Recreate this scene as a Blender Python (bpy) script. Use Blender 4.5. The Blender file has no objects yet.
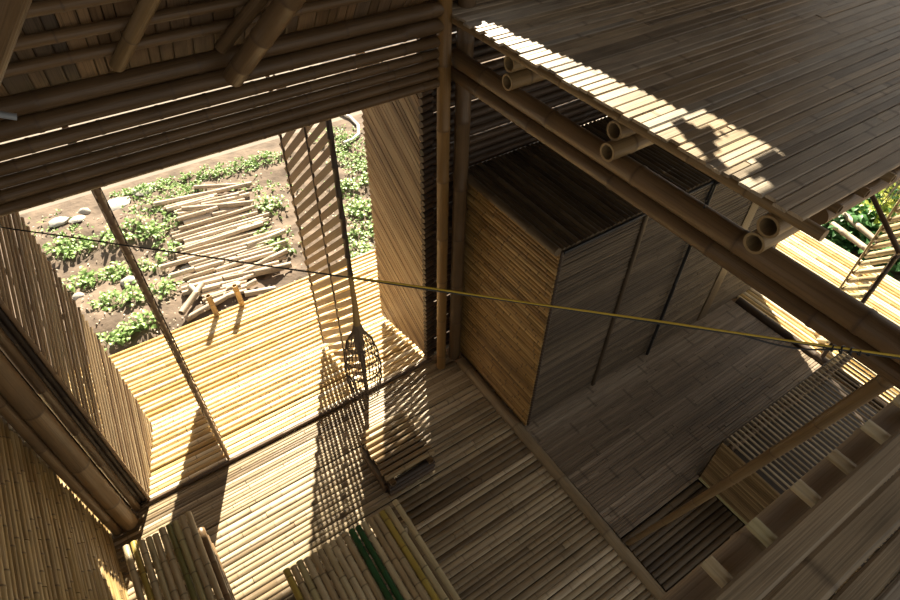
import bpy, math, random
from mathutils import Vector, Matrix, noise
random.seed(11)
R = random.uniform
SC = bpy.context.scene
COL = SC.collection
H = 3.8
# ---------------------------------------------------------------- camera
FPX = 592.136
M = Matrix(((0.82973886, 0.38914519, -0.40012428),
            (-0.5579027, 0.59965292, -0.5737255),
            (0.01667318, 0.69927276, 0.71466049)))
cam = bpy.data.objects.new('camera', bpy.data.cameras.new('camera'))
COL.objects.link(cam)
cam.matrix_world = Matrix.Translation((0, 0, H)) @ M.to_4x4()
cam.data.sensor_width = 36
cam.data.lens = FPX / 900 * 36
cam.data.clip_start = 0.05
SC.camera = cam


def P(u, v, x=None, y=None, z=None):
    """a measured point of the photograph, laid onto a known plane of the building"""
    d = M @ Vector((u - 450, 300 - v, -FPX)); c = Vector((0, 0, H))
    for k, t in ((0, x), (1, y), (2, z)):
        if t is not None:
            return c + d * ((t - c[k]) / d[k])


# ---------------------------------------------------------------- materials
def nd(nt, t, **kw):
    n = nt.nodes.new(t)
    for k, v in kw.items(): setattr(n, k, v)
    return n


def newmat(name):
    m = bpy.data.materials.new(name); m.use_nodes = True
    nt = m.node_tree; nt.nodes.clear()
    out = nd(nt, 'ShaderNodeOutputMaterial'); b = nd(nt, 'ShaderNodeBsdfPrincipled')
    nt.links.new(b.outputs[0], out.inputs[0])
    return m, nt, b


def ramp(nt, cols, fac):
    r = nd(nt, 'ShaderNodeValToRGB'); e = r.color_ramp.elements
    while len(e) < len(cols): e.new(.5)
    for i, c in enumerate(cols):
        e[i].position = i / (len(cols) - 1); e[i].color = (*c, 1)
    nt.links.new(fac, r.inputs[0]); return r.outputs[0]


def mix(nt, mode, fac, a, b):
    m = nd(nt, 'ShaderNodeMix', data_type='RGBA', blend_type=mode)
    if isinstance(fac, (int, float)): m.inputs[0].default_value = fac
    else: nt.links.new(fac, m.inputs[0])
    for s, i in ((a, 6), (b, 7)):
        if isinstance(s, tuple): m.inputs[i].default_value = (*s, 1)
        else: nt.links.new(s, m.inputs[i])
    return m.outputs[2]


def bamboo_mat(name, cols, rough=.5, streak=.5, node_col=(.08, .05, .03), node_f=.65, band=0, bump=.3, mott=.35, spec=.4):
    m, nt, b = newmat(name)
    at = nd(nt, 'ShaderNodeAttribute', attribute_name='Col')
    sp = nd(nt, 'ShaderNodeSeparateColor'); nt.links.new(at.outputs['Color'], sp.inputs[0])
    uv = nd(nt, 'ShaderNodeUVMap')
    base = ramp(nt, cols, sp.outputs[0])
    # long streaks running with the fibre
    mp = nd(nt, 'ShaderNodeMapping'); nt.links.new(uv.outputs[0], mp.inputs[0]); mp.inputs['Scale'].default_value = (260, 2.2, 1)
    n1 = nd(nt, 'ShaderNodeTexNoise', noise_dimensions='2D'); nt.links.new(mp.outputs[0], n1.inputs[0]); n1.inputs['Scale'].default_value = 1; n1.inputs['Detail'].default_value = 3
    r1 = ramp(nt, [(.1, .1, .1), (.45, .45, .45), (1, 1, 1), (1, 1, 1), (1.5, 1.5, 1.5)], n1.outputs[0])
    c = mix(nt, 'MULTIPLY', streak, base, r1)
    # blotches
    mp2 = nd(nt, 'ShaderNodeMapping'); nt.links.new(uv.outputs[0], mp2.inputs[0]); mp2.inputs['Scale'].default_value = (14, 5, 1)
    n2 = nd(nt, 'ShaderNodeTexNoise', noise_dimensions='2D'); nt.links.new(mp2.outputs[0], n2.inputs[0]); n2.inputs['Scale'].default_value = 1; n2.inputs['Detail'].default_value = 4
    r2 = ramp(nt, [(.2, .19, .18), (.9, .9, .9), (1.25, 1.22, 1.15)], n2.outputs[0])
    c = mix(nt, 'MULTIPLY', mott, c, r2)
    mm = nd(nt, 'ShaderNodeMath', operation='MULTIPLY'); nt.links.new(sp.outputs[1], mm.inputs[0]); mm.inputs[1].default_value = node_f
    c = mix(nt, 'MIX', mm.outputs[0], c, node_col)
    if band:
        sx = nd(nt, 'ShaderNodeSeparateXYZ'); nt.links.new(uv.outputs[0], sx.inputs[0])
        md = nd(nt, 'ShaderNodeMath', operation='PINGPONG'); nt.links.new(sx.outputs[1], md.inputs[0]); md.inputs[1].default_value = band
        lt = nd(nt, 'ShaderNodeMapRange'); nt.links.new(md.outputs[0], lt.inputs[0])
        lt.inputs[1].default_value = 0.0; lt.inputs[2].default_value = .016; lt.inputs[3].default_value = .6; lt.inputs[4].default_value = 0
        c = mix(nt, 'MIX', lt.outputs[0], c, node_col)
    nt.links.new(c, b.inputs['Base Color'])
    b.inputs['Roughness'].default_value = rough
    b.inputs['Specular IOR Level'].default_value = spec
    bp = nd(nt, 'ShaderNodeBump'); bp.inputs['Strength'].default_value = bump; bp.inputs['Distance'].default_value = .004
    nt.links.new(n1.outputs[0], bp.inputs['Height']); nt.links.new(bp.outputs[0], b.inputs['Normal'])
    return m


def simple(name, col, rough=.6, nscale=20, amt=.4, metal=0, bump=0):
    m, nt, b = newmat(name)
    tc = nd(nt, 'ShaderNodeTexCoord'); n = nd(nt, 'ShaderNodeTexNoise'); nt.links.new(tc.outputs['Object'], n.inputs[0])
    n.inputs['Scale'].default_value = nscale; n.inputs['Detail'].default_value = 5
    k = 1 - amt
    r = ramp(nt, [tuple(x * k for x in col), tuple(min(1, x * (1 + amt)) for x in col)], n.outputs[0])
    nt.links.new(r, b.inputs['Base Color']); b.inputs['Roughness'].default_value = rough; b.inputs['Metallic'].default_value = metal
    if bump:
        bp = nd(nt, 'ShaderNodeBump'); bp.inputs['Strength'].default_value = bump; bp.inputs['Distance'].default_value = .03
        nt.links.new(n.outputs[0], bp.inputs['Height']); nt.links.new(bp.outputs[0], b.inputs['Normal'])
    return m


def leaf_mat(name, c0, c1):
    m, nt, b = newmat(name)
    at = nd(nt, 'ShaderNodeAttribute', attribute_name='Col'); sp = nd(nt, 'ShaderNodeSeparateColor'); nt.links.new(at.outputs['Color'], sp.inputs[0])
    c = ramp(nt, [c0, c1], sp.outputs[0]); nt.links.new(c, b.inputs['Base Color']); b.inputs['Roughness'].default_value = .45
    tr = nd(nt, 'ShaderNodeBsdfTranslucent'); nt.links.new(c, tr.inputs[0])
    ms = nd(nt, 'ShaderNodeMixShader'); ms.inputs[0].default_value = .35
    nt.links.new(b.outputs[0], ms.inputs[1]); nt.links.new(tr.outputs[0], ms.inputs[2])
    out = [n for n in nt.nodes if n.type == 'OUTPUT_MATERIAL'][0]; nt.links.new(ms.outputs[0], out.inputs[0])
    return m


MAT = dict(
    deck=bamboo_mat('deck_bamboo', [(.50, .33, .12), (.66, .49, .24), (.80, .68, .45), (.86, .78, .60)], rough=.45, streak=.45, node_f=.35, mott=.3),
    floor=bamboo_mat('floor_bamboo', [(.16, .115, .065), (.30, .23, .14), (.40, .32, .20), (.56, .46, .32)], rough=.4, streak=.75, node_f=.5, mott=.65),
    boards=bamboo_mat('flattened_bamboo', [(.13, .10, .07), (.26, .205, .15), (.42, .35, .27)], rough=.4, streak=.8, band=.28, mott=.6, node_col=(.06, .045, .03)),
    upper=bamboo_mat('platform_bamboo', [(.22, .185, .14), (.36, .28, .18), (.46, .37, .26), (.34, .31, .26)], rough=.42, streak=.8, band=.55, mott=.7, node_col=(.07, .05, .035)),
    gold=bamboo_mat('golden_bamboo', [(.21, .125, .045), (.38, .235, .08), (.50, .34, .14)], rough=.42, streak=.75, node_f=1, mott=.65),
    wallb=bamboo_mat('wall_bamboo', [(.17, .11, .05), (.27, .18, .085), (.36, .26, .13)], rough=.42, streak=.6, node_f=.8, mott=.5),
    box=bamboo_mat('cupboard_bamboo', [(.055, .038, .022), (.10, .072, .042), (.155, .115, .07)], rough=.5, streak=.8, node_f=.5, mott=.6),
    beam=bamboo_mat('beam_bamboo', [(.12, .075, .038), (.19, .12, .06), (.25, .165, .085)], rough=.36, streak=.6, node_f=.8, mott=.55),
    dark=bamboo_mat('smoked_bamboo', [(.05, .035, .024), (.09, .06, .04), (.13, .085, .05)], rough=.45, streak=.6, node_f=.5),
    post=bamboo_mat('post_bamboo', [(.19, .105, .035), (.25, .145, .05)], rough=.35, streak=.45, node_f=.6),
    wallg=bamboo_mat('golden_wall_bamboo', [(.24, .155, .06), (.36, .25, .10), (.46, .34, .17)], rough=.38, streak=.6, node_f=1, mott=.6),
    screen=bamboo_mat('screen_bamboo', [(.22, .14, .08), (.36, .25, .14), (.48, .37, .23)], rough=.5, streak=.7, node_f=.6, mott=.6),
    slat=bamboo_mat('slat_bamboo', [(.22, .14, .075), (.32, .21, .12), (.40, .29, .18)], rough=.5, streak=.6, node_f=.4, mott=.4),
    pole=bamboo_mat('fresh_bamboo', [(.40, .30, .17), (.54, .44, .27), (.64, .54, .35), (.48, .43, .22)], rough=.38, streak=.4, node_f=.8, node_col=(.06, .05, .035), mott=.55),
    green=bamboo_mat('green_bamboo', [(.025, .085, .03), (.035, .12, .045)], rough=.3, streak=.4, node_f=.5),
    olive=bamboo_mat('olive_bamboo', [(.20, .20, .07), (.24, .23, .09)], rough=.35, streak=.3, node_f=.8),
    yellow=bamboo_mat('yellow_bamboo', [(.42, .33, .07), (.5, .38, .1)], rough=.35, streak=.3, node_f=.8),
    cut=bamboo_mat('weathered_bamboo', [(.38, .31, .23), (.52, .43, .33), (.62, .54, .43)], rough=.6, streak=.5, node_f=.3, mott=.4),
    roof=bamboo_mat('roof_slats', [(.045, .028, .016), (.13, .075, .035), (.30, .19, .10), (.10, .075, .055), (.20, .12, .06)], rough=.6, streak=.9, mott=.8),
    soil=simple('soil', (.145, .108, .08), .95, 6, .85, bump=1.0),
    path=simple('concrete_path', (.23, .195, .16), .9, 3, .22, bump=.2),
    stone=simple('stone', (.42, .40, .36), .85, 14, .3, bump=.4),
    black=simple('black_plastic', (.015, .016, .018), .4, 30, .2),
    yel=simple('yellow_rope', (.60, .42, .03), .5, 60, .25),
    hose=simple('white_hose', (.8, .8, .76), .4, 10, .05),
    grey=simple('grey_pipe', (.22, .24, .26), .35, 10, .1),
    wicker=bamboo_mat('wicker', [(.12, .08, .05), (.20, .14, .085)], rough=.6, node_f=.3),
    leaf=leaf_mat('leaf_green', (.14, .27, .06), (.42, .58, .22)),
    leafd=leaf_mat('leaf_dark', (.03, .11, .035), (.12, .30, .09)),
    leafy=leaf_mat('leaf_yellow', (.30, .42, .05), (.75, .72, .2)),
    palm=leaf_mat('palm_dry', (.10, .10, .085), (.34, .34, .30)),
)


# ---------------------------------------------------------------- mesh building
class MB:
    def __init__(s):
        s.v = []; s.f = []; s.c = []; s.uv = []   # c per vertex, uv per vertex (u, v)

    def culm(s, a, b, r0, r1=None, ns=.3, sides=10, bend=0, tone=None, hollow=False, caps=True, swell=1.07, jit=True, sq=1.0):
        a = Vector(a); b = Vector(b); r1 = r0 if r1 is None else r1
        L = (b - a).length; ax = (b - a) / L
        up = Vector((0, 0, 1)) if abs(ax.z) < .9 else Vector((1, 0, 0))
        e1 = ax.cross(up).normalized(); e2 = ax.cross(e1) * sq
        ph = R(0, 6.28); bd = (e1 * math.cos(ph) + e2 * math.sin(ph)) * bend
        tone = R(0, 1) if tone is None else tone; uo = R(0, 50); vo = R(0, 50)
        st = [(0, 0, 1.0)]
        p = R(.1, 1) * ns
        w = max(.005, r0 * .22)
        while p < L - .02:
            st += [(p - w * 1.4, 0, 1.0), (p - w * .5, .55, swell), (p, 1, swell * .97), (p + w * .5, .4, swell), (p + w * 1.5, 0, 1.0)]
            p += ns * (R(.8, 1.2) if jit else 1)
        st = [q for q in st if 0 <= q[0] <= L]; st.append((L, 0, 1.0))
        base = len(s.v)
        for (d, g, k) in st:
            t = d / L; rr = (r0 + (r1 - r0) * t) * k; c = a + ax * d + bd * (4 * t * (1 - t))
            for i in range(sides):
                an = 2 * math.pi * i / sides
                s.v.append(c + (e1 * math.cos(an) + e2 * math.sin(an)) * rr)
                s.c.append((tone, g, uo % 1)); s.uv.append((uo + abs(i - sides / 2) / sides * 2 * math.pi * rr, vo + d))
        n = len(st)
        for j in range(n - 1):
            for i in range(sides):
                k = (i + 1) % sides
                s.f.append((base + j * sides + i, base + j * sides + k, base + (j + 1) * sides + k, base + (j + 1) * sides + i))
        if caps:
            for end, off in ((0, 0), (1, (n - 1) * sides)):
                ring = [base + off + i for i in range(sides)]
                rr = r0 if end == 0 else r1
                if hollow:
                    sg = 1 if end == 0 else -1
                    c = a if end == 0 else b
                    q0 = len(s.v)
                    for dep, kr, g in ((0, .76, .0), (.09, .72, .75)):
                        for i in range(sides):
                            an = 2 * math.pi * i / sides
                            s.v.append(c + ax * sg * dep + (e1 * math.cos(an) + e2 * math.sin(an)) * rr * kr)
                            s.c.append((min(1, tone + .1), g, 0)); s.uv.append((uo + i * .01, vo + dep))
                    for i in range(sides):
                        k = (i + 1) % sides
                        q = (ring[i], q0 + i, q0 + k, ring[k]); q2 = (q0 + i, q0 + sides + i, q0 + sides + k, q0 + k)
                        s.f.append(q if end == 0 else q[::-1]); s.f.append(q2 if end == 0 else q2[::-1])
                    f = tuple(q0 + sides + i for i in range(sides)); s.f.append(f[::-1] if end == 0 else f)
                else:
                    s.f.append(tuple(ring[::-1]) if end == 0 else tuple(ring))
        return s

    def board(s, a, b, w, t, up=(0, 0, 1), tone=None, seg=1, wob=0, skew=0, vo=None):
        """a flat strip from a to b; w its width, t its thickness, up its face normal"""
        a = Vector(a); b = Vector(b); L = (b - a).length; ax = (b - a) / L; up = Vector(up); sd = ax.cross(up).normalized(); up = sd.cross(ax).normalized()
        tone = R(0, 1) if tone is None else tone; uo = R(0, 50); vo = R(0, 50) if vo is None else vo; base = len(s.v)
        pr = [(-.5, -.5), (.5, -.5), (.5, .2), (.38, .5), (-.38, .5), (-.5, .2)]
        for j in range(seg + 1):
            d = L * j / seg; o = R(-wob, wob); oz = R(-wob, wob) * .5
            for (x, y) in pr:
                s.v.append(a + ax * (d + skew * x) + sd * (x * w + o) + up * (y * t + oz)); s.c.append((tone, 0, 0)); s.uv.append((uo + x * w + y * t, vo + d))
        m = len(pr)
        for j in range(seg):
            for i in range(m):
                k = (i + 1) % m
                s.f.append((base + j * m + i, base + (j + 1) * m + i, base + (j + 1) * m + k, base + j * m + k))
        s.f.append(tuple(base + i for i in range(m))); s.f.append(tuple(base + seg * m + i for i in range(m))[::-1])
        return s

    def tube(s, pts, r, sides=6, tone=.5):
        pts = [Vector(p) for p in pts]; base = len(s.v); L = 0
        for j, p in enumerate(pts):
            t = (pts[min(j + 1, len(pts) - 1)] - pts[max(j - 1, 0)]).normalized()
            up = Vector((0, 0, 1)) if abs(t.z) < .9 else Vector((1, 0, 0))
            e1 = t.cross(up).normalized(); e2 = t.cross(e1)
            if j: L += (p - pts[j - 1]).length
            for i in range(sides):
                an = 2 * math.pi * i / sides
                s.v.append(p + (e1 * math.cos(an) + e2 * math.sin(an)) * (r[j] if isinstance(r, list) else r)); s.c.append((tone, 0, 0)); s.uv.append((i * .01, L))
        n = len(pts)
        for j in range(n - 1):
            for i in range(sides):
                k = (i + 1) % sides
                s.f.append((base + j * sides + i, base + j * sides + k, base + (j + 1) * sides + k, base + (j + 1) * sides + i))
        s.f.append(tuple(base + i for i in range(sides))[::-1]); s.f.append(tuple(base + (n - 1) * sides + i for i in range(sides)))
        return s

    def leaf(s, p, d, n, L, W, tone, droop=.25):
        p = Vector(p); d = Vector(d).normalized(); n = Vector(n); sd = d.cross(n).normalized(); n = sd.cross(d)
        base = len(s.v)
        for (t, w, z) in ((0, 0, 0), (.35, .5, .06), (.75, .36, -.02), (1, 0, -droop)):
            c = p + d * L * t + n * L * z
            if w == 0: s.v.append(c); s.c.append((tone, 0, 0)); s.uv.append((0, t))
            else:
                for k in (-1, 0, 1):
                    s.v.append(c + sd * W * w * k + n * (W * .16 * abs(k))); s.c.append((tone, 0, 0)); s.uv.append((k, t))
        b = base
        s.f += [(b, b + 2, b + 1), (b, b + 3, b + 2), (b + 1, b + 2, b + 5, b + 4), (b + 2, b + 3, b + 6, b + 5), (b + 4, b + 5, b + 7), (b + 5, b + 6, b + 7)]

    def build(s, name, mat, parent=None, origin=None, smooth=True):
        me = bpy.data.meshes.new(name); o = Vector(origin) if origin else Vector((0, 0, 0))
        if parent is not None and origin is None: o = Vector(parent.get('_o', (0, 0, 0)))
        me.from_pydata([v - o for v in s.v], [], s.f)
        ca = me.color_attributes.new('Col', 'FLOAT_COLOR', 'POINT')
        ca.data.foreach_set('color', [x for c in s.c for x in (*c, 1.0)])
        ul = me.uv_layers.new(name='UVMap')
        vi = [0] * len(me.loops); me.loops.foreach_get('vertex_index', vi)
        ul.data.foreach_set('uv', [x for i in vi for x in s.uv[i]])
        me.materials.append(MAT[mat] if isinstance(mat, str) else mat)
        ob = bpy.data.objects.new(name, me); COL.objects.link(ob)
        if smooth:
            me.polygons.foreach_set('use_smooth', [len(p.vertices) <= 4 for p in me.polygons])
            try: me.set_sharp_from_angle(angle=math.radians(50))
            except Exception: pass
        if parent is not None: ob.parent = parent
        else: ob.location = o
        return ob


def struct(o): o['kind'] = 'structure'; return o


def tag(o, label, cat, group=None, kind=None):
    o['label'] = label; o['category'] = cat
    if group: o['group'] = group
    if kind: o['kind'] = kind
    return o


def thing(name, loc, label, cat, group=None):
    o = bpy.data.objects.new(name, None); COL.objects.link(o); o.location = loc; o.empty_display_size = .1
    o['_o'] = tuple(loc)
    return tag(o, label, cat, group)


def one(name, label, cat, mat, a, b, r0, r1=None, group=None, **kw):
    return tag(MB().culm(a, b, r0, r1, **kw).build(name, mat, origin=a), label, cat, group)


# ---------------------------------------------------------------- floors and decks
def culm_floor(name, mat, x0, x1, y0, y1, pitch=(.036, .052), top=0.0, along='x', seg=(.9, 2.2), skip=None, gap=.002, sides=10, zj=.003, stagger=True, sq=1.0, thin=None):
    mb = MB(); q = y0
    while q < y1:
        w = R(*pitch) if not (thin and q > thin) else R(.018, .03)
        if q + w > y1 + .01: break
        sq_ = .26 if (thin and q > thin) else sq; rt = R(0, 1)
        c = q + w / 2; r = w / 2 - gap / 2; s = x0 - (R(0, seg[0]) if stagger else 0)
        while s < x1:
            e = s + (R(*seg) if stagger else (x1 - x0))
            if x1 - e < .25: e = x1
            a, b = max(s, x0), min(e, x1)
            if b - a > .05:
                z = top - r * sq_ + R(-zj, zj) * (.4 if sq_ < .3 else 1)
                A = (a, c, z) if along == 'x' else (c, a, z); B = (b - .004, c, z) if along == 'x' else (c, b - .004, z)
                mb.culm(A, B, r, r * R(.93, 1), ns=R(.2, .36), sides=sides, bend=R(0, .003), swell=1.04, sq=sq_, tone=min(1, max(0, rt + R(-.18, .18))))
            s = e
        q += w
    return struct(mb.build(name, mat))


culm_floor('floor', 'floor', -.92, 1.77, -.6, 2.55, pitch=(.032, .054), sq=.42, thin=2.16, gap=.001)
culm_floor('floor', 'box', 1.85, 2.60, -.6, .66, sq=.5)  # darker cupboard bamboo puts the shade on this floor strip into its colour


def board_floor(name, mat, x0, x1, y0, y1, top, w=(.035, .07), seg=(.8, 1.7), th=.012, gap=.0015, ragged=0, grp=1):
    mb = MB(); q = y0; n_ = 0
    while q < y1 - .01:
        ww = min(R(*w), y1 - q); s = x0 - R(0, seg[0])
        if n_ % grp == 0: gv = R(0, 50); gt = R(0, 1)
        n_ += 1
        rg = R(-ragged, ragged)
        while s < x1:
            e = s + R(*seg)
            if x1 - e < .3: e = x1
            a, b = max(s, x0 + rg), min(e, x1)
            if b - a > .05:
                mb.board((a, q + ww / 2, top - th / 2 + R(-.002, .002)), (b - .004, q + ww / 2 + R(-.001, .001), top - th / 2 + R(-.002, .002)), ww - gap * (1 if grp == 1 else .4), th, seg=3, wob=.0012, tone=(None if grp == 1 else min(1, max(0, gt * .6 + R(0, .4)))), vo=(None if grp == 1 else gv + a))
            s = e
        q += ww
    return struct(mb.build(name, mat, smooth=False))


board_floor('floor', 'boards', 1.85, 4.27, .66, 2.68, .004, w=(.016, .026), grp=5)
# joists under the floors so that nothing shows through
mb = MB()
for x in (-.8, .1, .9, 1.7, 2.3, 3.1, 3.9): mb.culm((x, -.6, -.1), (x, 2.55, -.1), .045, ns=.35)
struct(mb.build('floor_joists', 'dark'))
mb = MB().board((-1.0, .95, -.19), (4.3, .95, -.19), 3.2, .02, tone=.1); struct(mb.build('subfloor', 'dark'))
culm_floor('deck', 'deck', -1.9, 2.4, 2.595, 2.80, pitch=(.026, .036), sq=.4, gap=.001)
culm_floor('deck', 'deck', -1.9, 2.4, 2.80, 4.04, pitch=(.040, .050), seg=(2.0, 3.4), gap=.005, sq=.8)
mb = MB()
for x in (-1.6, -.6, .4, 1.4, 2.2): mb.culm((x, 2.6, -.095), (x, 4.0, -.095), .045, ns=.35)
for x in (-1.6, .4, 2.2):
    for y in (2.8, 3.85): mb.culm((x, y, -.5), (x, y, -.14), .05)
struct(mb.build('deck_joists', 'deck'))
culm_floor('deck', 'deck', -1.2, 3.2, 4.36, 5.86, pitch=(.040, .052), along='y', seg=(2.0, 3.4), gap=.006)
mb = MB()
for y in (-1, 0, 1, 2, 3): mb.culm((4.36, y, -.095), (5.86, y, -.095), .045, ns=.35)
for y in (-1, 1, 3):
    for x in (4.5, 5.7): mb.culm((x, y, -.5), (x, y, -.14), .05)
struct(mb.build('deck_joists', 'deck'))

# trims on the floor
struct(MB().culm((-.66, 2.572, .008), (1.62, 2.572, .008), .013, ns=.4, sides=10).build('trim_1', 'dark'))
struct(MB().culm((1.81, 2.42, .005), (1.79, -.7, .005), .042, .036, ns=.55, sides=14, tone=.35).build('trim_2', 'floor'))
struct(MB().culm((4.31, 1.62, .008), (4.31, .2, .008), .038, .036, ns=.5, sides=12, tone=.2).build('trim_3', 'dark'))

# ---------------------------------------------------------------- upper platforms
PZ = 2.735
board_floor('upper_platform', 'upper', 1.665, 5.2, .565, 3.0, PZ, w=(.028, .055), seg=(1.4, 3.0), ragged=.012)
board_floor('near_platform', 'upper', .38, 3.0, -1.4, .027, PZ, w=(.040, .065), seg=(1.6, 3.0), ragged=.012, th=.014)

ys = [.60 + i * .0 for i in range(1)]
JL = 'bamboo joist along the'
x = 1.685; k = 0
edge = one('floor_joist', 'long thin bamboo rim pole carrying the raised platform edge above the cupboard', 'joist', 'wallb', (1.69, .50, PZ - .034), (1.69, 2.5, PZ - .034), .021, .019, ns=.28)
for i in range(1, 17):
    xx = 1.69 + i * .155
    one('floor_joist', 'short brown joist end poking out under the raised platform corner', 'joist', 'wallb', (xx, .545, PZ - .030), (xx, 2.5, PZ - .030), .017, group='joists under the raised platform', ns=.3, hollow=True)
for i, xx in enumerate((.633, .763, .904, 1.029, 1.158, 1.285)):
    one('floor_joist', ['joist stub of the near platform closest to the bottom of the photo', 'second joist stub up from the bottom along the near platform edge', 'third joist stub up from the bottom along the near platform edge', 'fourth joist stub up from the bottom along the near platform edge', 'fifth joist stub up from the bottom along the near platform edge', 'topmost joist stub of the near platform beside the big beams'][i], 'joist', 'pole',
        (xx, .074, PZ - .028), (xx, -1.3, PZ - .028), .0145, group='joist stubs along the near platform edge', ns=.4, hollow=False)
one('bamboo_beam', 'thick bamboo beam under the joist stubs of the near platform', 'beam', 'cut', (.25, .044, PZ - .080), (3.0, .036, PZ - .080), .037, .036, ns=.42, sides=16, tone=.1)
one('bamboo_beam', 'bamboo beam under the joist ends of the raised platform beside the right deck', 'beam', 'beam', (1.84, .592, PZ - .080), (5.2, .592, PZ - .080), .033, .033, ns=.42, sides=16)
# stacked pairs of thick joists with open cut ends
for (ua, va, ub, vb, nm) in ((768, 227, 754, 243, 'nearest the right deck'), (614, 131, 607, 152, 'in the middle of the big beam'), (509, 64, 507, 82, 'nearest the corner post')):
    q = P(ua, va, z=2.648); q2 = P(ub, vb, z=2.572)
    one('bamboo_beam', 'upper open-ended bamboo of the stacked pair ' + nm, 'beam', 'wallb', (q.x, q.y, 2.648), (5.2, q.y, 2.648), .039, group='upper open-ended beams of the stacked pairs', hollow=True, sides=20, ns=.45)
    one('bamboo_beam', 'lower open-ended bamboo of the stacked pair ' + nm, 'beam', 'wallb', (q2.x, q2.y, 2.570), (5.2, q2.y, 2.570), .038, group='lower open-ended beams of the stacked pairs', hollow=True, sides=20, ns=.45)
one('bamboo_beam', 'upper and thicker of the two long beams running diagonally from the corner post', 'beam', 'beam', (1.745, 2.52, 2.482), (1.745, -.9, 2.482), .043, .046, ns=.50, sides=20, tone=.6)
one('bamboo_beam', 'lower and thinner of the two long beams running diagonally from the corner post', 'beam', 'beam', (1.728, 2.52, 2.407), (1.728, -.9, 2.407), .034, .036, ns=.46, sides=18, tone=.35)

# ---------------------------------------------------------------- posts
one('bamboo_post', 'slim upright bamboo post standing at the corner of the doorway beside the dense screen', 'post', 'post', (1.65, 2.47, 0), (1.65, 2.47, 3.0), .036, .038, ns=.42, sides=16)
one('bamboo_post', 'darker upright bamboo post standing just behind the corner post against the cupboard side', 'post', 'beam', (1.80, 2.50, 0), (1.80, 2.50, 2.9), .046, .046, ns=.45, sides=16)
one('bamboo_post', 'thick leaning-looking bamboo post in the lower left corner of the doorway', 'post', 'beam', (-.752, 2.50, 0), (-.752, 2.50, 2.9), .052, .054, ns=.5, sides=18, tone=.9)
one('bamboo_post', 'thin bamboo upright pressed between the thick left post and the left wall', 'post', 'beam', (-.832, 2.492, 0), (-.832, 2.492, 2.9), .030, .030, ns=.4, sides=12, tone=.6)
one('bamboo_post', 'thin dark bamboo upright between the thick left post and the left slatted screen', 'post', 'beam', (-.685, 2.575, 0), (-.685, 2.575, 2.7), .024, .030, ns=.4, sides=12, tone=.2)

# ---------------------------------------------------------------- lintel
for i, (z, r) in enumerate(((2.757, .037), (2.681, .037))):
    one('bamboo_beam', ['thick bamboo beam directly under the roof slats', 'second thick bamboo beam under the roof slats, dark above the bright slit'][i], 'beam', 'beam', (-1.7, 2.475, z), (1.66, 2.475, z), r, r * .97, ns=.55, sides=16, tone=0)
nm = ('topmost', 'second from the top', 'middle one', 'second from the bottom', 'lowest')
for i, (z, r) in enumerate(((2.600, .0285), (2.541, .0240), (2.491, .0225), (2.440, .0258), (2.388, .0258))):
    one('lintel_pole', nm[i] + ' of the five thin bamboo poles stacked over the doorway', 'pole', 'beam', (-1.7, 2.48, z - .003), (1.64, 2.48, z + .003), r, r * .96, group='thin bamboo poles stacked over the doorway', ns=.23, sides=12, bend=.003, tone=.15)

# ---------------------------------------------------------------- walls
def culm_wall(name, mat, axis, c, a0, a1, z0, z1, pitch=.04, gap=.002, gaps=(), big=0):
    mb = MB(); z = z0; i = 0
    while z < z1:
        w = R(pitch * .88, pitch * 1.12); r = w / 2 - gap / 2
        s = a0
        while s < a1:
            e = s + R(.9, 2.4)
            if a1 - e < .3: e = a1
            e = min(e, a1)
            A, B = ((s, c, z + w / 2), (e - .003, c, z + w / 2)) if axis == 'x' else ((c, s, z + w / 2), (c, e - .003, z + w / 2))
            mb.culm(A, B, r, r * R(.93, 1), ns=R(.22, .34), sides=9, bend=R(0, .002))
            s = e
        z += w + (big if (gaps and i % gaps[0] == gaps[1]) else 0); i += 1
    return struct(mb.build(name, mat))


culm_wall('wall_left', 'wallg', 'y', -.885, -.9, 2.56, -.05, 2.9, pitch=.046)
culm_wall('wall_back', 'dark', 'x', 2.64, 1.60, 4.66, 0, 2.9, pitch=.052, gap=.001, gaps=(4, 2), big=.009)

# ---------------------------------------------------------------- roof
SL = 1.43; RZ = 2.765; RY = 2.53
SUN = Vector((.47, .88, .70 * 1.0)).normalized()


def roofz(y): return RZ + (RY - y) * SL


nrm = Vector((0, SL, 1)).normalized()
mb = MB(); xx = -2.6
while xx < 4.7:
    w = R(.03, .085) if not 1.6 < xx < 2.75 else R(.011, .014); xc = xx + w / 2
    # each slat is laid in short lengths; an unseen gap is shaped to let the sun onto the platform edge
    y = 2.60
    while y > .3:
        st = .016 if 1.6 < xx < 2.75 and y > 1.4 else (.1 if 1.6 < xx < 2.75 else 2.31); y1 = max(.3, y - st); yc = (y + y1) / 2; zc = roofz(yc)
        t = (zc - PZ) / SUN.z; xp, yp = xc - SUN.x * t, yc - SUN.y * t
        wd = .06 + .11 * (2.3 - yp) + .02 * noise.noise(Vector((yp * 9, 2, 0))) if yp > 1.15 else .24
        open_ = 1.58 < xp < 1.70 + wd and .74 < yp < 2.33 and (yp > 1.2 or noise.noise(Vector((xp * 7, yp * 9, 4.3))) > (1.2 - yp) * .9 - .22)
        if not open_:
            mb_t = (math.sin(xc * 91.7) * 43758.5) % 1
            a = Vector((xc, y, roofz(y))) + nrm * .012; b = Vector((xc, y1, roofz(y1))) + nrm * .012
            mb.board(a, b, w - (.004 if not 1.6 < xx < 2.75 else -.002), .008, up=-nrm, tone=mb_t)
        y = y1
    xx += w
roof = mb.build('ceiling', 'roof', smooth=False); struct(roof)
mb = MB()
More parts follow.
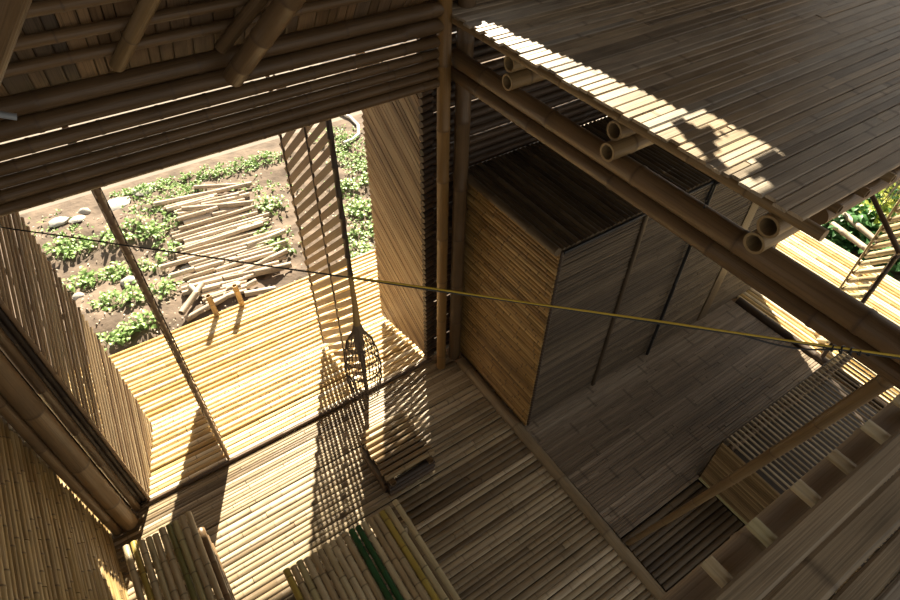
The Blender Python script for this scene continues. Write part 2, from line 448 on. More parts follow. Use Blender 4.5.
for (xa, xb) in ((-2.6, 1.72), (2.65, 4.7)):
    xm = (xa + xb) / 2; mb.board(Vector((xm, 2.62, roofz(2.62))) + nrm * .03, Vector((xm, .3, roofz(.3))) + nrm * .03, xb - xa, .012, up=-nrm, tone=.1)
struct(mb.build('ceiling', 'roof', smooth=False))
# far slope of the roof behind the camera
mb = MB(); xx = -2.6
while xx < 4.7:
    mb.board((xx + .15, .3, roofz(.3)), (xx + .15, -1.0, roofz(.3) - 1.3 * SL), .31, .01); xx += .3
struct(mb.build('ceiling', 'roof', smooth=False))
for i, (u, v, l) in enumerate(((0, 72, 'lowest roof purlin, just above the thick beam under the slats'), (120, 24, 'middle roof purlin crossing the slats at upper left'), (60, 5, 'uppermost visible roof purlin at the top left edge'))):
    d = M @ Vector((u - 450, 300 - v, -FPX)); c = Vector((0, 0, H)); off = .03
    n = Vector((0, SL, 1)); k = (RZ + RY * SL - off * n.length - n.dot(c)) / n.dot(d); q = c + d * k
    one('roof_purlin', l, 'purlin', 'beam', (-2.6, q.y, q.z), (1.70, q.y, q.z), .021, .020, group='bamboo purlins under the roof slats', ns=.38, sides=12, tone=.3)


def ray(u, v, dist):
    d = (M @ Vector((u - 450, 300 - v, -FPX))).normalized(); return Vector((0, 0, H)) + d * dist


one('roof_strut', 'thick bamboo strut slanting up from the beam at the top of the photo', 'strut', 'beam', P(233, 78, y=2.38), P(312, -32, y=2.02), .041, .044, ns=.2, sides=18, tone=.3)
one('roof_strut', 'thin brown bamboo strut slanting across the roof slats at upper left', 'strut', 'wallb', P(117, 66, y=2.40), P(158, -15, y=2.15), .026, .027, ns=.4, tone=.2)
one('roof_strut', 'short dark bamboo strut just left of the thick strut', 'strut', 'beam', P(221, 48, y=2.42), P(272, -15, y=2.2), .026, .026, ns=.4, tone=.2)
one('roof_strut', 'blurred pale pole cutting across the top left corner of the photo', 'strut', 'beam', ray(-34, 75, 1.1), ray(8, -50, 1.0), .038, .038, ns=.5, sides=18, tone=.2)
one('pipe_end', 'small grey rounded pipe end poking in at the left edge below the roof', 'pipe', 'grey', ray(-30, 110, 1.3), ray(17, 117, 1.3), .006, .006, ns=2)

# unseen canopy over the front deck, added to cast the floor's shadow edge
mb = MB(); y = 2.62
while y < 4.52:
    z = 2.78 - (y - 2.62) * .20
    mb.culm((-2.6, y + .02, z), (3.4, y + .02, z), .0215, ns=.35, sides=8); y += .043
struct(mb.build('added_awning', 'screen'))

# ---------------------------------------------------------------- slatted screens
def screen(name, label, pin, pout, z0, z1, rise_out, pitch, bar, mat, rods, rod_r, edge=True, grp='tall slatted bamboo screens', flat=False, th=.008):
    A = Vector((*pin, 0)); B = Vector((*pout, 0)); d = (B - A).normalized(); W = (B - A).length
    root = thing(name, (A.x, A.y, 0), label, 'screen', grp)
    mb = MB(); up = Vector((0, 0, 1)); n = d.cross(up)
    # bars at 45 degrees: z = c + s*u, clipped to the rectangle
    s = 1 if rise_out else -1
    c = z0 - W
    while c < z1 + W:
        def clip():
            u0, u1 = 0, W
            lo, hi = (z0 - c) / s, (z1 - c) / s
            if lo > hi: lo, hi = hi, lo
            return max(u0, lo), min(u1, hi)
        a, b = clip()
        if b - a > .02:
            p0 = A + d * a + up * (c + s * a); p1 = A + d * b + up * (c + s * b)
            off = n * R(-.002, .002)
            if flat: mb.board(p0 + off, p1 + off, bar * R(.92, 1.06), th, up=n, seg=4, wob=.0018)
            else: mb.culm(p0 + off, p1 + off, bar / 2, bar / 2 * R(.9, 1), ns=R(.25, .4), sides=8, bend=.002)
        c += pitch * math.sqrt(2) * R(.93, 1.07)
    mb.build('slats', mat, root)
    for (u, side, m) in rods:
        q = A + d * (u * W) + n * side * (bar / 2 + rod_r * .6)
        MB().culm(q + up * (z0 - .01), q + up * z1, rod_r, ns=.3, sides=8, tone=.2).build('rod', m, root)
    if edge:
        q = A - d * .008
        mb = MB().culm(q + up * (z0 - .02), q + up * (z1 + .02), (.017 if pitch > .05 else .011), ns=.16, sides=8, swell=1.2, tone=.2); mb.build('hinge_pole', 'dark' if pitch > .05 else 'slat', root)
    return root


screen('slatted_screen', 'dense brown slatted bamboo screen at the left edge beside the thick left post', (-.60, 2.60), (-.43, 3.14), .03, 2.33, True, .041, .0275, 'screen', [(.35, -1, 'dark'), (.7, -1, 'dark')], .006, flat=True, th=.007)
a = Vector((-.06, 2.605)); dr = a.normalized()
screen('slatted_screen', 'slatted bamboo screen seen exactly edge-on as a thin dark diagonal line on the left', tuple(a), tuple(a + dr * .60), .03, 2.33, False, .036, .032, 'slat', [(.3, 1, 'dark'), (.68, -1, 'dark')], .004)
screen('slatted_screen', 'open slatted bamboo screen with wide gaps above the hanging fish basket', (1.035, 2.60), (.955, 3.215), .03, 2.33, False, .062, .042, 'slat', [(.42, 0, 'dark'), (.955, 0, 'dark')], .0085, flat=True)
screen('slatted_screen', 'dense golden slatted bamboo screen beside the corner post', (1.60, 2.62), (1.52, 3.21), .03, 2.33, True, .0315, .0280, 'screen', [(.45, 1, 'dark'), (.8, 1, 'dark')], .006, flat=True, th=.009)
# edge-on leaf between the golden screen and the corner post
mb = MB(); z = .02
while z < 2.32: mb.culm((1.575, 2.585, z + .022), (1.655, 2.60, z + .022), .020, ns=1, sides=8); z += .045
z = .02
while z < 2.32: mb.culm((1.64, 2.60, z + .022), (1.64, 2.64, z + .022), .020, ns=1, sides=8); z += .045
struct(mb.build('door_1', 'dark'))
mb = MB(); z = .02
for x in (-.735, -.70, -.663, -.63): mb.culm((x, 2.612, .0), (x, 2.612, 2.34), .0185, ns=.3, sides=8)
struct(mb.build('door_2', 'dark'))
pi = P(820, 359, z=0); po = P(815, 330, z=0)
screen('slatted_screen', 'slatted bamboo screen with round bars at the right edge above the right deck', (pi.x, pi.y), (po.x, po.y), .03, 2.2, False, .062, .046, 'pole', [(.98, -1, 'pole')], .009)

# ---------------------------------------------------------------- cupboard
cup = thing('cupboard', (1.86, 1.65, 0), 'large bamboo-clad cupboard standing against the back wall under the raised platform', 'cupboard')
CX0, CX1, CY0, CY1, CZ = 1.875, 4.62, 1.655, 2.58, 1.71
mb = MB(); z = .0
while z < CZ - .01:
    w = R(.026, .036); s = CY0 + .0
    while s < CY1:
        e = s + R(.5, 1.2); e = CY1 if CY1 - e < .2 else min(e, CY1)
        mb.culm((CX0, s, z + w / 2), (CX0, e - .003, z + w / 2), w / 2 - .0006, ns=R(.14, .26), sides=9); s = e
    z += w
mb.build('side_panel', 'gold', cup)
mb = MB(); z = .0; i = 0
while z < CZ - .03:
    w = R(.020, .030); s = CX0 + .015
    while s < CX1:
        e = s + R(.8, 1.9); e = CX1 if CX1 - e < .2 else min(e, CX1)
        mb.culm((s, CY0 + .014 + R(-.002, .002), z + w / 2), (e - .003, CY0 + .014, z + w / 2), w / 2 - .0004, ns=.3, sides=8, bend=.001); s = e
    z += w
mb.build('front_panel', 'box', cup)
mb = MB(); x = CX0 - .02
mb.culm((x + .0, CY0 - .0, CZ + .004), (x + .0, CY1, CZ + .004), .026, ns=.3, sides=12)
x += .03
while x < CX1:
    w = R(.03, .042); mb.culm((x + w / 2, CY0 + .004, CZ - .004), (x + w / 2, CY1, CZ - .004), w / 2 - .0005, ns=R(.2, .3), sides=8); x += w
mb.build('top_panel', 'box', cup)
mb = MB(); z = 0
while z < CZ: mb.culm((CX1 - .01, CY0 + .01, z + .02), (CX1 - .01, CY1, z + .02), .019, ns=.3, sides=7); z += .04
mb.build('end_panel', 'box', cup)
mb = MB().culm((CX0 + .012, CY0 - .0, .0), (CX0 + .012, CY0 - .0, CZ), .011, ns=.03, sides=6, swell=1.35, tone=.1, jit=False); mb.build('corner_strip', 'dark', cup)
b0 = MB().culm((CX0 + .02, CY0 - .006, CZ - .012), (CX1, CY0 - .006, CZ - .012), .009, ns=.8, sides=8, tone=.1); b0.build('edge_strip', 'black', cup)
for (u0, v0, u1, v1) in ((645, 222, 592, 385),):
    q = P((u0 + u1) / 2, (v0 + v1) / 2, y=CY0); MB().board((q.x, CY0 - .004, .01), (q.x, CY0 - .004, CZ - .03), .035, .014, up=(0, -1, 0), tone=.1).build('batten', 'box', cup)
q = P(735, 285, y=CY0); MB().board((3.85, CY0 - .001, .01), (3.85, CY0 - .001, CZ - .03), .12, .010, up=(0, -1, 0), tone=.9).build('batten', 'box', cup)
q = P(670, 300, y=CY0 - .03)
co = MB().culm((q.x, CY0 - .02, .01), (q.x, CY0 - .02, 2.3), .013, ns=.5, sides=10, swell=1.2)
tag(co.build('conduit', 'black', origin=(q.x, CY0 - .02, 0)), 'black conduit pipe running up the dark front of the cupboard', 'pipe')
for dx in (.03,):
    pass
cl = MB().tube([P(728, 176, z=2.72), P(726, 179, z=2.66), P(713, 185, z=2.62), P(706, 200, z=2.58), P(704, 208, z=2.55)], .005)
tag(cl.build('cable_end', 'black'), 'short bent black cable end hanging below the raised platform corner', 'cable')

# ---------------------------------------------------------------- lower grille bench on the right
GX0, GX1, GY0, GY1, GZ = 2.63, 4.18, -.9, .655, .49
gb = thing('grille_bench', (GX0, GY1, 0), 'low bamboo bench with an open grille top and plank-clad end beside the right deck', 'bench')
x = GX0 + .02; n = 0
while x < GX1:
    MB().culm((x, GY0, GZ), (x, GY1, GZ), .0072, ns=.3, sides=7, tone=R(.3, 1)).build('bar', 'floor', gb); x += .041; n += 1
MB().culm((GX0, GY1 - .05, GZ - .032), (GX1, GY1 - .05, GZ - .032), .02, ns=.3).build('rail', 'dark', gb)
MB().culm((GX0, .0, GZ - .032), (GX1, .0, GZ - .032), .02, ns=.3).build('rail', 'dark', gb)
mb = MB(); z = 0.0
while z < GZ - .03:
    w = R(.016, .026); mb.board((GX0 - .012, GY0, z + w / 2), (GX0 - .012, GY1, z + w / 2), w - .002, .012, up=(-1, 0, 0), seg=2, wob=.001); z += w
mb.build('end_panel', 'wallb', gb)
mb = MB(); z = 0.0
while z < GZ - .03:
    w = R(.016, .026); mb.board((GX0, GY1 + .006, z + w / 2), (GX1, GY1 + .006, z + w / 2), w - .002, .012, up=(0, 1, 0), seg=2, wob=.001); z += w
mb.build('back_panel', 'box', gb)
MB().board((GX0 - .02, GY0, .012), (GX0 - .02, GY1, .012), .022, .012, up=(-1, 0, 0), tone=1).build('base_strip', 'pole', gb)
mb = MB().board((GX0, -.1, .03), (GX1, -.1, .03), 1.5, .01, tone=0); mb.build('base_board', 'dark', gb)
one('brace_pole', 'bamboo brace pole slanting up from the floor across the grille bench to the big beams', 'pole', 'wallb', P(628, 543, z=.03), P(900, 371, x=1.80), .017, .026, ns=.34, sides=14, bend=.008, tone=.15)

# ---------------------------------------------------------------- furniture
def poletop(root, x0, x1, y0, y1, z, n, special=None, stag=.02):
    w = (x1 - x0) / n
    for i in range(n):
        c = x0 + w * (i + .5); m = (special or {}).get(i, 'pole')
        MB().culm((c + R(-.002, .002), y0 + R(0, stag), z + R(-.002, .002)), (c + R(-.002, .002), y1 - R(0, stag), z), w / 2 - .001, w / 2 * R(.86, .95), ns=R(.17, .24), sides=12, bend=.003, hollow=True, tone=R(.1, 1)).build('seat_pole', m, root)


tb = thing('bamboo_table', (.32, 1.0, 0), 'low bamboo platform table with two green poles in its top, at the bottom centre', 'table')
poletop(tb, -.045, .655, .30, 1.525, .332, 17, {10: 'green', 11: 'green', 0: 'yellow', 15: 'yellow'}, stag=.012)
MB().culm((.695, .25, .322), (.695, 1.54, .322), .018, ns=.25, sides=12).build('side_pole', 'pole', tb)
for y in (.55, 1.40): MB().culm((-.03, y, .29), (.72, y, .29), .021, ns=.3).build('rail', 'floor', tb)
for x in (.0, .67):
    for y in (.55, 1.40): MB().culm((x, y, .0), (x, y, .27), .024, ns=.3).build('leg', 'floor', tb)
MB().culm((.705, .5, .12), (.705, 1.45, .12), .02, ns=.3).build('rail', 'floor', tb)

bn = thing('bamboo_bench', (-.55, 1.6, 0), 'low bamboo bench of long round poles against the left wall', 'bench')
poletop(bn, -.745, -.355, .50, 2.13, .385, 10, {1: 'yellow', 6: 'olive'}, stag=.035)
bpy.data.objects  # keep
for y in (.9, 1.95): MB().culm((-.76, y, .342), (-.36, y, .342), .021, ns=.3).build('rail', 'pole', bn)
for k, z in enumerate((.32, .25, .17)): MB().culm((-.352, .6, z), (-.352, 2.02 - .02 * k, z), .026, .024, ns=.22, bend=.006).build('side_pole', 'beam', bn)  # browner bamboo puts the shade of the bench side into the side poles' colour
for x in (-.74, -.39):
    for y in (.9, 1.95): MB().culm((x, y, 0), (x, y, .325), .022, ns=.3).build('leg', 'floor', bn)

st = thing('bamboo_stool', (.92, 1.91, 0), 'small square bamboo stool with a slatted pole top standing below the hanging basket', 'stool')
for i in range(9):
    y = 1.735 + i * .0455
    MB().culm((.735 + R(-.008, .008), y, .25), (1.105 + R(-.008, .008), y, .25), .0178, ns=.2, sides=12, tone=R(.2, 1)).build('seat_pole', 'wallb', st)
MB().board((.76, 1.91, .222), (1.08, 1.91, .222), .34, .012, tone=0).build('shade_board', 'dark', st)  # dark board added so the gaps between the seat poles look shaded
for x in (.775, 1.065):
    MB().culm((x, 1.70, .196), (x, 2.11, .196), .022, ns=.2, hollow=True, tone=.3).build('rail', 'beam', st)
    for y in (1.755, 2.065): MB().culm((x, y, 0), (x, y, .18), .026, ns=.2).build('leg', 'dark', st)
for y in (1.725, 2.095):
    for z in (.155, .105, .055): MB().culm((.745, y, z), (1.095, y, z), .0235, ns=.2, hollow=True).build('rail', 'dark', st)
for x in (.75, 1.09):
    for z in (.13, .08, .03): MB().culm((x, 1.76, z), (x, 2.06, z), .022, ns=.2).build('side_pole', 'dark', st)

# ---------------------------------------------------------------- rope and basket
RA = ray(-90, 213.5, 2.9); RB = ray(985, 369.5, 1.35)
HB = None


def ropept(t): return RA.lerp(RB, t)


# parameter of the hanging point
best = min(range(1001), key=lambda i: abs((lambda c: 450 - c.x / c.z * FPX)(M.transposed() @ (ropept(i / 1000) - Vector((0, 0, H)))) - 350.5))
HB = ropept(best / 1000)
rope = thing('rope', tuple(RA), 'yellow and black twisted rope stretched right across the room', 'rope')
def t_at(u):
    return min(range(1001), key=lambda i: abs((lambda c: 450 - c.x / c.z * FPX)(M.transposed() @ (ropept(i / 1000) - Vector((0, 0, H)))) - u)) / 1000


OFF = Vector((-.25, .6, .75)).normalized()
for s, m in ((1, 'yel'), (-1, 'black')):
    pts = []
    for i in range(500):
        t = i / 499
        if s == 1 and t < best / 1000: continue
        pts.append(ropept(t) + OFF * .0027 * s * (.7 + .3 * math.sin(t * 40)))
    MB().tube(pts, .0022 if s == 1 else .0024, 6).build('yellow_strand' if s == 1 else 'black_strand', m, rope)
e1 = (RB - RA).normalized().cross(Vector((0, 0, 1))).normalized(); kn = []; ta, tb_ = t_at(822), t_at(868)
for i in range(120):
    a = i / 119; an = a * 6.283 * 5
    kn.append(ropept(ta + (tb_ - ta) * a) + (e1 * math.cos(an) + OFF * math.sin(an)) * (.003 + .004 * math.sin(a * 3.14)) - OFF * .003)
MB().tube(kn, .0017, 6).build('knot', 'black', rope)
ta, tb_ = t_at(742), t_at(838)
kn = [ropept(ta + (tb_ - ta) * i / 30) - OFF * (.003 + .013 * math.sin(3.1416 * i / 30)) for i in range(31)]
MB().tube(kn, .0018, 6).build('loose_end', 'black', rope)

bk = thing('fish_basket', tuple(HB), 'woven open-mesh fish basket hanging from the rope in front of the open screen', 'basket')
# profile (depth below the rope, radius)
prof = [(.17, .009), (.20, .015), (.24, .034), (.29, .047), (.35, .052), (.40, .050), (.45, .042), (.47, .038)]


def prad(h):
    for (a, ra), (b, rb) in zip(prof, prof[1:]):
        if a <= h <= b:
            t = (h - a) / (b - a); t = t; return ra + (rb - ra) * t
    return prof[-1][1]


# the visible size fixes the scale
BS = 1.0
mb = MB()
for k in range(26):
    an = 6.2832 * k / 26; pts = []
    for i in range(19):
        h = .17 + .30 * i / 18; tw = an + .08 * (i / 18)
        pts.append(HB + Vector((math.cos(tw) * prad(h), math.sin(tw) * prad(h), -h)) * BS)
    mb.tube(pts, .0013, 5, tone=R(0, 1))
mb.build('ribs', 'wicker', bk)
for h in (.245, .25, .30, .35, .355, .40, .435, .47):
    pts = [HB + Vector((math.cos(6.2832 * i / 28) * (prad(h) + .001), math.sin(6.2832 * i / 28) * (prad(h) + .001), -h + .004 * math.sin(i * 3))) * BS for i in range(29)]
    MB().tube(pts, .0014, 5).build('hoop', 'wicker', bk)
MB().tube([HB + Vector((0, 0, .004)), HB + Vector((.002, 0, -.08)), HB + Vector((0, 0, -.17 * BS))], [.005, .007, .011], 8).build('stem', 'gold', bk)
mb = MB()
for k in range(7):
    an = 6.2832 * k / 7
    mb.tube([HB + Vector((math.cos(an) * r_, math.sin(an) * r_, -h)) * BS for h, r_ in ((.19, .008), (.26, .012), (.33, .006))], .002, 4)
mb.build('inner_cone', 'wicker', bk)

# ---------------------------------------------------------------- ground outside
from mathutils import noise
GZ0 = -.42


def gh(x, y):
    if y > 6.85 and x < 6: return GZ0 + .0
    rows = .04 * math.sin(y * 4.2 + .5 * math.sin(x * 1.3)) if x < .9 else 0
    return GZ0 + rows + .05 * noise.noise(Vector((x * 1.7, y * 1.7, 0))) + .05 * noise.noise(Vector((x * 6, y * 6, 3))) + .035 * noise.noise(Vector((x * 17, y * 17, 5)))


vs = []; fs = []; nx, ny = 260, 170; X0, X1, Y0, Y1 = -6, 14, -4, 9
for j in range(ny + 1):
    for i in range(nx + 1):
        x = X0 + (X1 - X0) * i / nx; y = Y0 + (Y1 - Y0) * j / ny; vs.append((x, y, gh(x, y)))
for j in range(ny):
    for i in range(nx):
        a = j * (nx + 1) + i; fs.append((a, a + 1, a + nx + 2, a + nx + 1))
me = bpy.data.meshes.new('ground'); me.from_pydata(vs, [], fs); me.polygons.foreach_set('use_smooth', [True] * len(fs)); me.materials.append(MAT['soil'])
g = bpy.data.objects.new('ground', me); COL.objects.link(g); struct(g)
mb = MB().board((-8, 9.1, GZ0 - .02), (3.6, 9.1, GZ0 - .02), 4.0, .08, tone=.5); struct(mb.build('garden_path', 'path', smooth=False))


def clump(name, n, L, spread, mat, hgt=.06):
    mb = MB()
    for i in range(n):
        an = R(0, 6.28); rr = spread * math.sqrt(R(0, 1)); p = Vector((math.cos(an) * rr, math.sin(an) * rr, R(.015, hgt)))
        a2 = an + R(-.9, .9); d = Vector((math.cos(a2), math.sin(a2), R(-.1, .5)))
        mb.tube([(0, 0, -.02), p + d * .003], .0018, 3)
        mb.leaf(p, d, Vector((R(-.4, .4), R(-.4, .4), 1)), L * R(.6, 1.2), L * R(.5, .75), R(0, 1))
    for i in range(max(3, n // 8)):
        an = R(0, 6.28); rr = spread * .7 * R(0, 1); q = Vector((math.cos(an) * rr, math.sin(an) * rr, hgt * .8)); mb.tube([(q.x * .2, q.y * .2, -.03), q], .0025, 4)
    me = mb.build(name, mat)
    return me


protos = [clump('crop_plant', 20, .060, .10, 'leaf', .07) for _ in range(4)]
PT = []
rows = [((48, 250), (148, 232), 9), ((66, 282), (160, 258), 9), ((92, 308), (172, 290), 8), ((104, 345), (160, 322), 7), ((60, 255), (78, 250), 2),
        ((136, 225), (175, 250), 5), ((262, 205), (284, 208), 3), ((255, 240), (292, 250), 4), ((340, 186), (366, 180), 4), ((345, 212), (372, 206), 4),
        ((350, 238), (374, 226), 4), ((352, 252), (376, 246), 3), ((355, 170), (372, 160), 2)]
for (a, b, n) in rows:
    for i in range(n):
        t = (i + R(.2, .8)) / n; u = a[0] + (b[0] - a[0]) * t + R(-3, 3); v = a[1] + (b[1] - a[1]) * t + R(-3, 3)
        PT.append(P(u, v, z=GZ0 + .02))
used = 0
CROP = ['small leafy crop plant growing in the soil rows left of the pole path', 'small leafy crop plant growing in the soil right of the pole path']
for i, p in enumerate(PT):
    if used < 4: o = protos[used]; used += 1
    else:
        o = protos[i % 4].copy(); COL.objects.link(o)
    o.location = (p.x, p.y, gh(p.x, p.y)); s = R(.75, 1.25); o.scale = (s, s, s); o.rotation_euler = (R(-.1, .1), R(-.1, .1), R(0, 6.28))
    right = p.x > 1.25
    tag(o, CROP[right], 'plant', 'crop plants right of the pole path' if right else 'crop plants in rows left of the pole path')

# ground cover too small and many to count
mb = MB()
patches = [((120, 195), (280, 158), 950, 7), ((330, 128), (362, 170), 700, 13), ((140, 215), (200, 190), 300, 10), ((20, 230), (110, 235), 120, 22), ((245, 190), (282, 185), 110, 12), ((340, 180), (372, 240), 200, 10), ((255, 215), (285, 250), 80, 14), ((36, 205), (180, 178), 60, 12), ((150, 235), (190, 215), 160, 8)]
for (a, b, n, sp) in patches:
    for i in range(int(n * .55)):
        t = R(0, 1); u = a[0] + (b[0] - a[0]) * t + random.gauss(0, sp); v = a[1] + (b[1] - a[1]) * t + random.gauss(0, sp * .45)
        p = P(u, v, z=GZ0); an = R(0, 6.28); p.z = gh(p.x, p.y) + R(.0, .03)
        if p.y < 4.1 or p.y > 7.02: continue
        for _ in range(2):
            an = R(0, 6.28); mb.leaf(p, (math.cos(an), math.sin(an), R(.1, 1.2)), (R(-.5, .5), R(-.5, .5), 1), R(.025, .06), R(.015, .03), R(0, 1))
tag(mb.build('weeds', 'leaf'), 'low bright green weeds spreading over the bare soil outside', 'weeds', kind='stuff')
mb = MB()
for i in range(1500):
    u, v = R(20, 385), R(150, 340); p = P(u, v, z=GZ0)
    if p.y < 4.1 or p.y > 7.0: continue
    p.z = gh(p.x, p.y) + R(.0, .012); an = R(0, 6.28); mb.leaf(p, (math.cos(an), math.sin(an), R(0, .4)), (R(-.6, .6), R(-.6, .6), 1), R(.012, .045), R(.008, .022), R(0, 1))
tag(mb.build('leaf_litter', 'cut'), 'dry leaf litter and chips scattered on the soil outside', 'litter', kind='stuff')


def stone(u, v, s, lab, flat=.5):
    p = P(u, v, z=GZ0); mb = MB(); n, m = 10, 6; base = 0
    vs = []; fs = []
    ph = R(0, 9)
    for j in range(m + 1):
        th = math.pi * j / m
        for i in range(n):
            an = 6.2832 * i / n; k = 1 + .28 * noise.noise(Vector((math.cos(an) * 1.4 + ph, math.sin(an) * 1.4, j * .5)))
            mb.v.append(Vector((math.sin(th) * math.cos(an) * s * k, math.sin(th) * math.sin(an) * s * .75 * k, math.cos(th) * s * flat)) + Vector((p.x, p.y, gh(p.x, p.y) + s * flat * .3)))
            mb.c.append((0, 0, 0)); mb.uv.append((0, 0))
    for j in range(m):
        for i in range(n): k = (i + 1) % n; mb.f.append((j * n + i, (j + 1) * n + i, (j + 1) * n + k, j * n + k))
    return tag(mb.build('stone', 'stone', origin=(p.x, p.y, gh(p.x, p.y))), lab, 'stone')


stone(117, 205, .17, 'large flat white stone slab at the edge of the weeds near the path', .16)
stone(84, 212, .07, 'rounded tan stone between the weeds and the left screen', .8)
stone(61, 226, .11, 'flat pale stone on the bare soil at upper left', .25)
stone(80, 224, .08, 'small flat whitish stone beside the rounded tan stone', .25)
stone(128, 280, .09, 'grey stone lying in the crop rows behind the edge-on screen', .5)
stone(78, 296, .06, 'small grey stone in the lower left crop row', .5)
stone(186, 268, .09, 'pale flat stone at the left side of the pole path', .3)
stone(145, 190, .16, 'flat earthy slab in the weeds left of the pole path', .12)
p0 = [P(u, v, z=GZ0 + .03) for u, v in ((338, 112), (350, 117), (358, 125), (359, 134), (352, 140), (344, 143))]
tag(MB().tube(p0, .022, 8).build('garden_hose', 'hose'), 'white curved hose lying on the weeds beyond the open screen', 'hose')

# the path of loose cut bamboo poles
def gpole(a, b, r, label, grp, lift=0):
    A = P(*a, z=GZ0 + .03); B = P(*b, z=GZ0 + .03); A.z = max(gh(A.x, A.y), GZ0 - .02) + r + lift; B.z = max(gh(B.x, B.y), GZ0 - .02) + r + lift
    return one('cut_pole', label, 'pole', 'cut', A, B, r, r * R(.85, 1), group=grp, ns=.4, sides=10, hollow=True, bend=.006)


PL = 'pale cut bamboo pole lying in the loose pole path outside'
nrow = 44
for i in range(nrow):
    t = i / (nrow - 1)
    v = 203 + (300 - 203) * t
    L0 = 180 + 14 * t + R(-12, 8); L1 = 240 + 42 * math.sin(t * 2.2) + R(-14, 8)
    if t > .82: L0 = 204 + R(-6, 6); L1 = 250 + R(-10, 8)
    segs = 1 if R(0, 1) < .55 else 2
    c_ = L0 + (L1 - L0) * R(.3, .7)
    cuts = [L0, L1] if segs == 1 else [L0, c_, L1]
    mid = (L0 + L1) / 2
    for k in range(segs):
        a, b = cuts[k] + (1.5 if k else 0), cuts[k + 1]; sl = -.275 + R(-.02, .02); o = R(-.5, .5)
        gpole((a, v + sl * (a - mid) + o), (b, v + sl * (b - mid) + o), R(.017, .027), PL, 'cut poles of the loose pole path', lift=R(0, .03))
gpole((156, 209), (252, 184), .03, 'longest pale pole at the top of the loose pole path', None, .03)
gpole((166, 211), (218, 197), .026, 'pale pole just below the longest one at the top of the pole path', None)
gpole((174, 212), (240, 197), .026, 'slightly curved pale pole near the top of the pole path', None, .01)
gpole((195, 190), (238, 185), .025, 'short pale pole lying highest in the weeds', None)
gpole((184, 214), (252, 206), .032, 'thick grey pole crossing the upper pole path nearly level', None, .03)
gpole((184, 319), (205, 289), .032, 'pale pole leaning across the others at the near left end of the pole path', None, .06)
gpole((192, 291), (200, 299), .026, 'very short pale stick near the near left end of the pole path', None, .04)
gpole((186, 320), (258, 285), .030, 'long pale pole at the near edge of the pole path beside the deck', None)
gpole((246, 298), (276, 290), .030, 'pale pole end just beyond the right stake beside the deck', None, .03)
gpole((255, 276), (292, 274 - 7), .034, 'long brown pole pointing right at the near end of the pole path', None, .02)
gpole((240, 277), (288, 254), .030, 'grey pole sticking out on the right of the pole path', None, .03)
gpole((248, 247), (286, 234), .028, 'brown pole sticking out at the middle right of the pole path', None, .03)
gpole((161, 268), (200, 257), .028, 'brown pole sticking out at the middle left of the pole path', None, .03)
gpole((170, 278), (195, 270), .028, 'brown pole below the left protruding one in the pole path', None, .03)

for (a, b, l) in (((217, 315), (212, 293), 'left of the two short bamboo stakes standing at the far deck edge'), ((243, 306), (238, 286), 'right of the two short bamboo stakes standing at the far deck edge')):
    q = P(*a, z=0); q.y = 4.0; one('stake', l, 'stake', 'gold', (q.x, q.y, -.02), (q.x - .01, q.y + .01, .235), .023, .024, group='short stakes at the far deck edge', hollow=True, ns=.12)
q = P(858, 273, z=.0); one('stake', 'pale cut bamboo stake standing on the right deck beside the slatted screen', 'stake', 'deck', (q.x, q.y, .0), (q.x, q.y, .11), .035, .035, hollow=True, ns=.5, sides=14)

# ---------------------------------------------------------------- greenery on the right
def bush(u, v, n, L, spread, mat, hgt, label, name='shrub', z=GZ0):
    p = P(u, v, z=z); o = clump(name, n, L, spread, mat, hgt); o.location = (p.x, p.y, GZ0); tag(o, label, 'shrub'); return o


bush(835, 222, 330, .12, .45, 'leafd', .45, 'dark green shrub next to the raised platform corner')
bush(852, 246, 330, .11, .40, 'leafd', .35, 'dark green shrub at the far edge of the right deck')
bush(905, 268, 300, .11, .40, 'leafd', .35, 'dark green shrub at the right edge behind the slatted screen')
bush(868, 205, 400, .12, .55, 'leafd', .45, 'dark green shrub behind the two leaning grey poles')
bush(900, 205, 400, .12, .6, 'leafd', .4, 'dark green shrub under the dry palm fronds')
bush(878, 238, 220, .10, .34, 'leafy', .6, 'bright yellow-green leafy shrub in front of the leaning poles')
bush(898, 236, 200, .10, .3, 'leafy', .4, 'small pale green shrub touching the slatted screen')
bush(925, 240, 300, .12, .5, 'leafd', .4, 'green shrub cut off by the right photo edge')
one('leaning_pole', 'left of two thick grey poles lying in the shrubs on the right', 'pole', 'cut', P(832, 224, z=-.1), P(867, 262 - 3, z=-.1) if False else P(868, 250, z=-.05), .033, .030, hollow=True, tone=.2, sides=14)
one('leaning_pole', 'right of two thick grey poles lying in the shrubs on the right', 'pole', 'cut', P(843, 214, z=-.1), P(878, 242, z=-.05), .033, .030, hollow=True, tone=.1, sides=14)
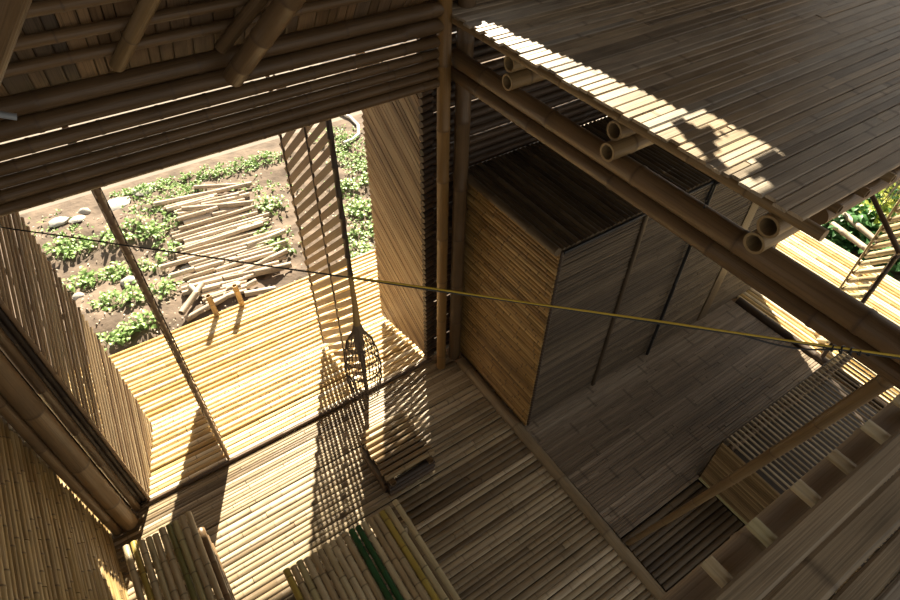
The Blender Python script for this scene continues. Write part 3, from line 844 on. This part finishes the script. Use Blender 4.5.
pr = thing('palm_frond', tuple(P(900, 175, z=.6)), 'dry grey palm fronds drooping at the right edge above the shrubs', 'palm frond')
mb = MB(); c = P(925, 178, z=1.0)
for i in range(46):
    t = i / 45; e = P(868 + 45 * t + R(-4, 4), 186 + 26 * abs(t - .4) + R(-6, 22), z=R(-.4, .3))
    s_ = c + Vector((R(-.2, .2), R(-.2, .2), R(0, .2))); m_ = s_.lerp(e, .55) + Vector((0, 0, .18)); mb.tube([s_, m_, e], [.012, .010, .002], 4, tone=R(0, 1))
mb.build('leaflets', 'palm', pr)
mb = MB(); mb.tube([c + Vector((.5, -.3, .3)), c, c + Vector((-.3, .2, 0))], .02, 6); mb.build('stalk', 'palm', pr)
one('support_pole', 'thin dark brown pole slanting down at the right edge above the slatted screen', 'pole', 'dark', P(868, 187, x=4.3), P(900, 254, x=4.1), .016, .018, ns=.3, tone=1)

# soil bits on the floor: none; light
# ---------------------------------------------------------------- light
sun = bpy.data.objects.new('sun', bpy.data.lights.new('sun', 'SUN')); COL.objects.link(sun)
sun.data.energy = 22.0; sun.data.color = (1.0, .88, .68); sun.data.angle = math.radians(.7)
sun.rotation_euler = SUN.to_track_quat('Z', 'Y').to_euler()
w = bpy.data.worlds.new('world'); SC.world = w; w.use_nodes = True; nt = w.node_tree
bg = nt.nodes['Background']
tc = nd(nt, 'ShaderNodeTexCoord'); sx = nd(nt, 'ShaderNodeSeparateXYZ'); nt.links.new(tc.outputs['Generated'], sx.inputs[0])
rp = nd(nt, 'ShaderNodeValToRGB'); nt.links.new(sx.outputs[2], rp.inputs[0])
rp.color_ramp.elements[0].color = (.96, .88, .76, 1); rp.color_ramp.elements[1].color = (.84, .84, .84, 1)
nt.links.new(rp.outputs[0], bg.inputs[0]); bg.inputs[1].default_value = .72

for o in list(bpy.data.objects):
    if '_o' in o: del o['_o']
SC.view_settings.view_transform = 'Standard'; SC.view_settings.look = 'None'; SC.view_settings.gamma = 1
SC.view_settings.use_curve_mapping = False
SC.view_settings.exposure = 0.0
SC.cycles.max_bounces = 8; SC.cycles.diffuse_bounces = 6
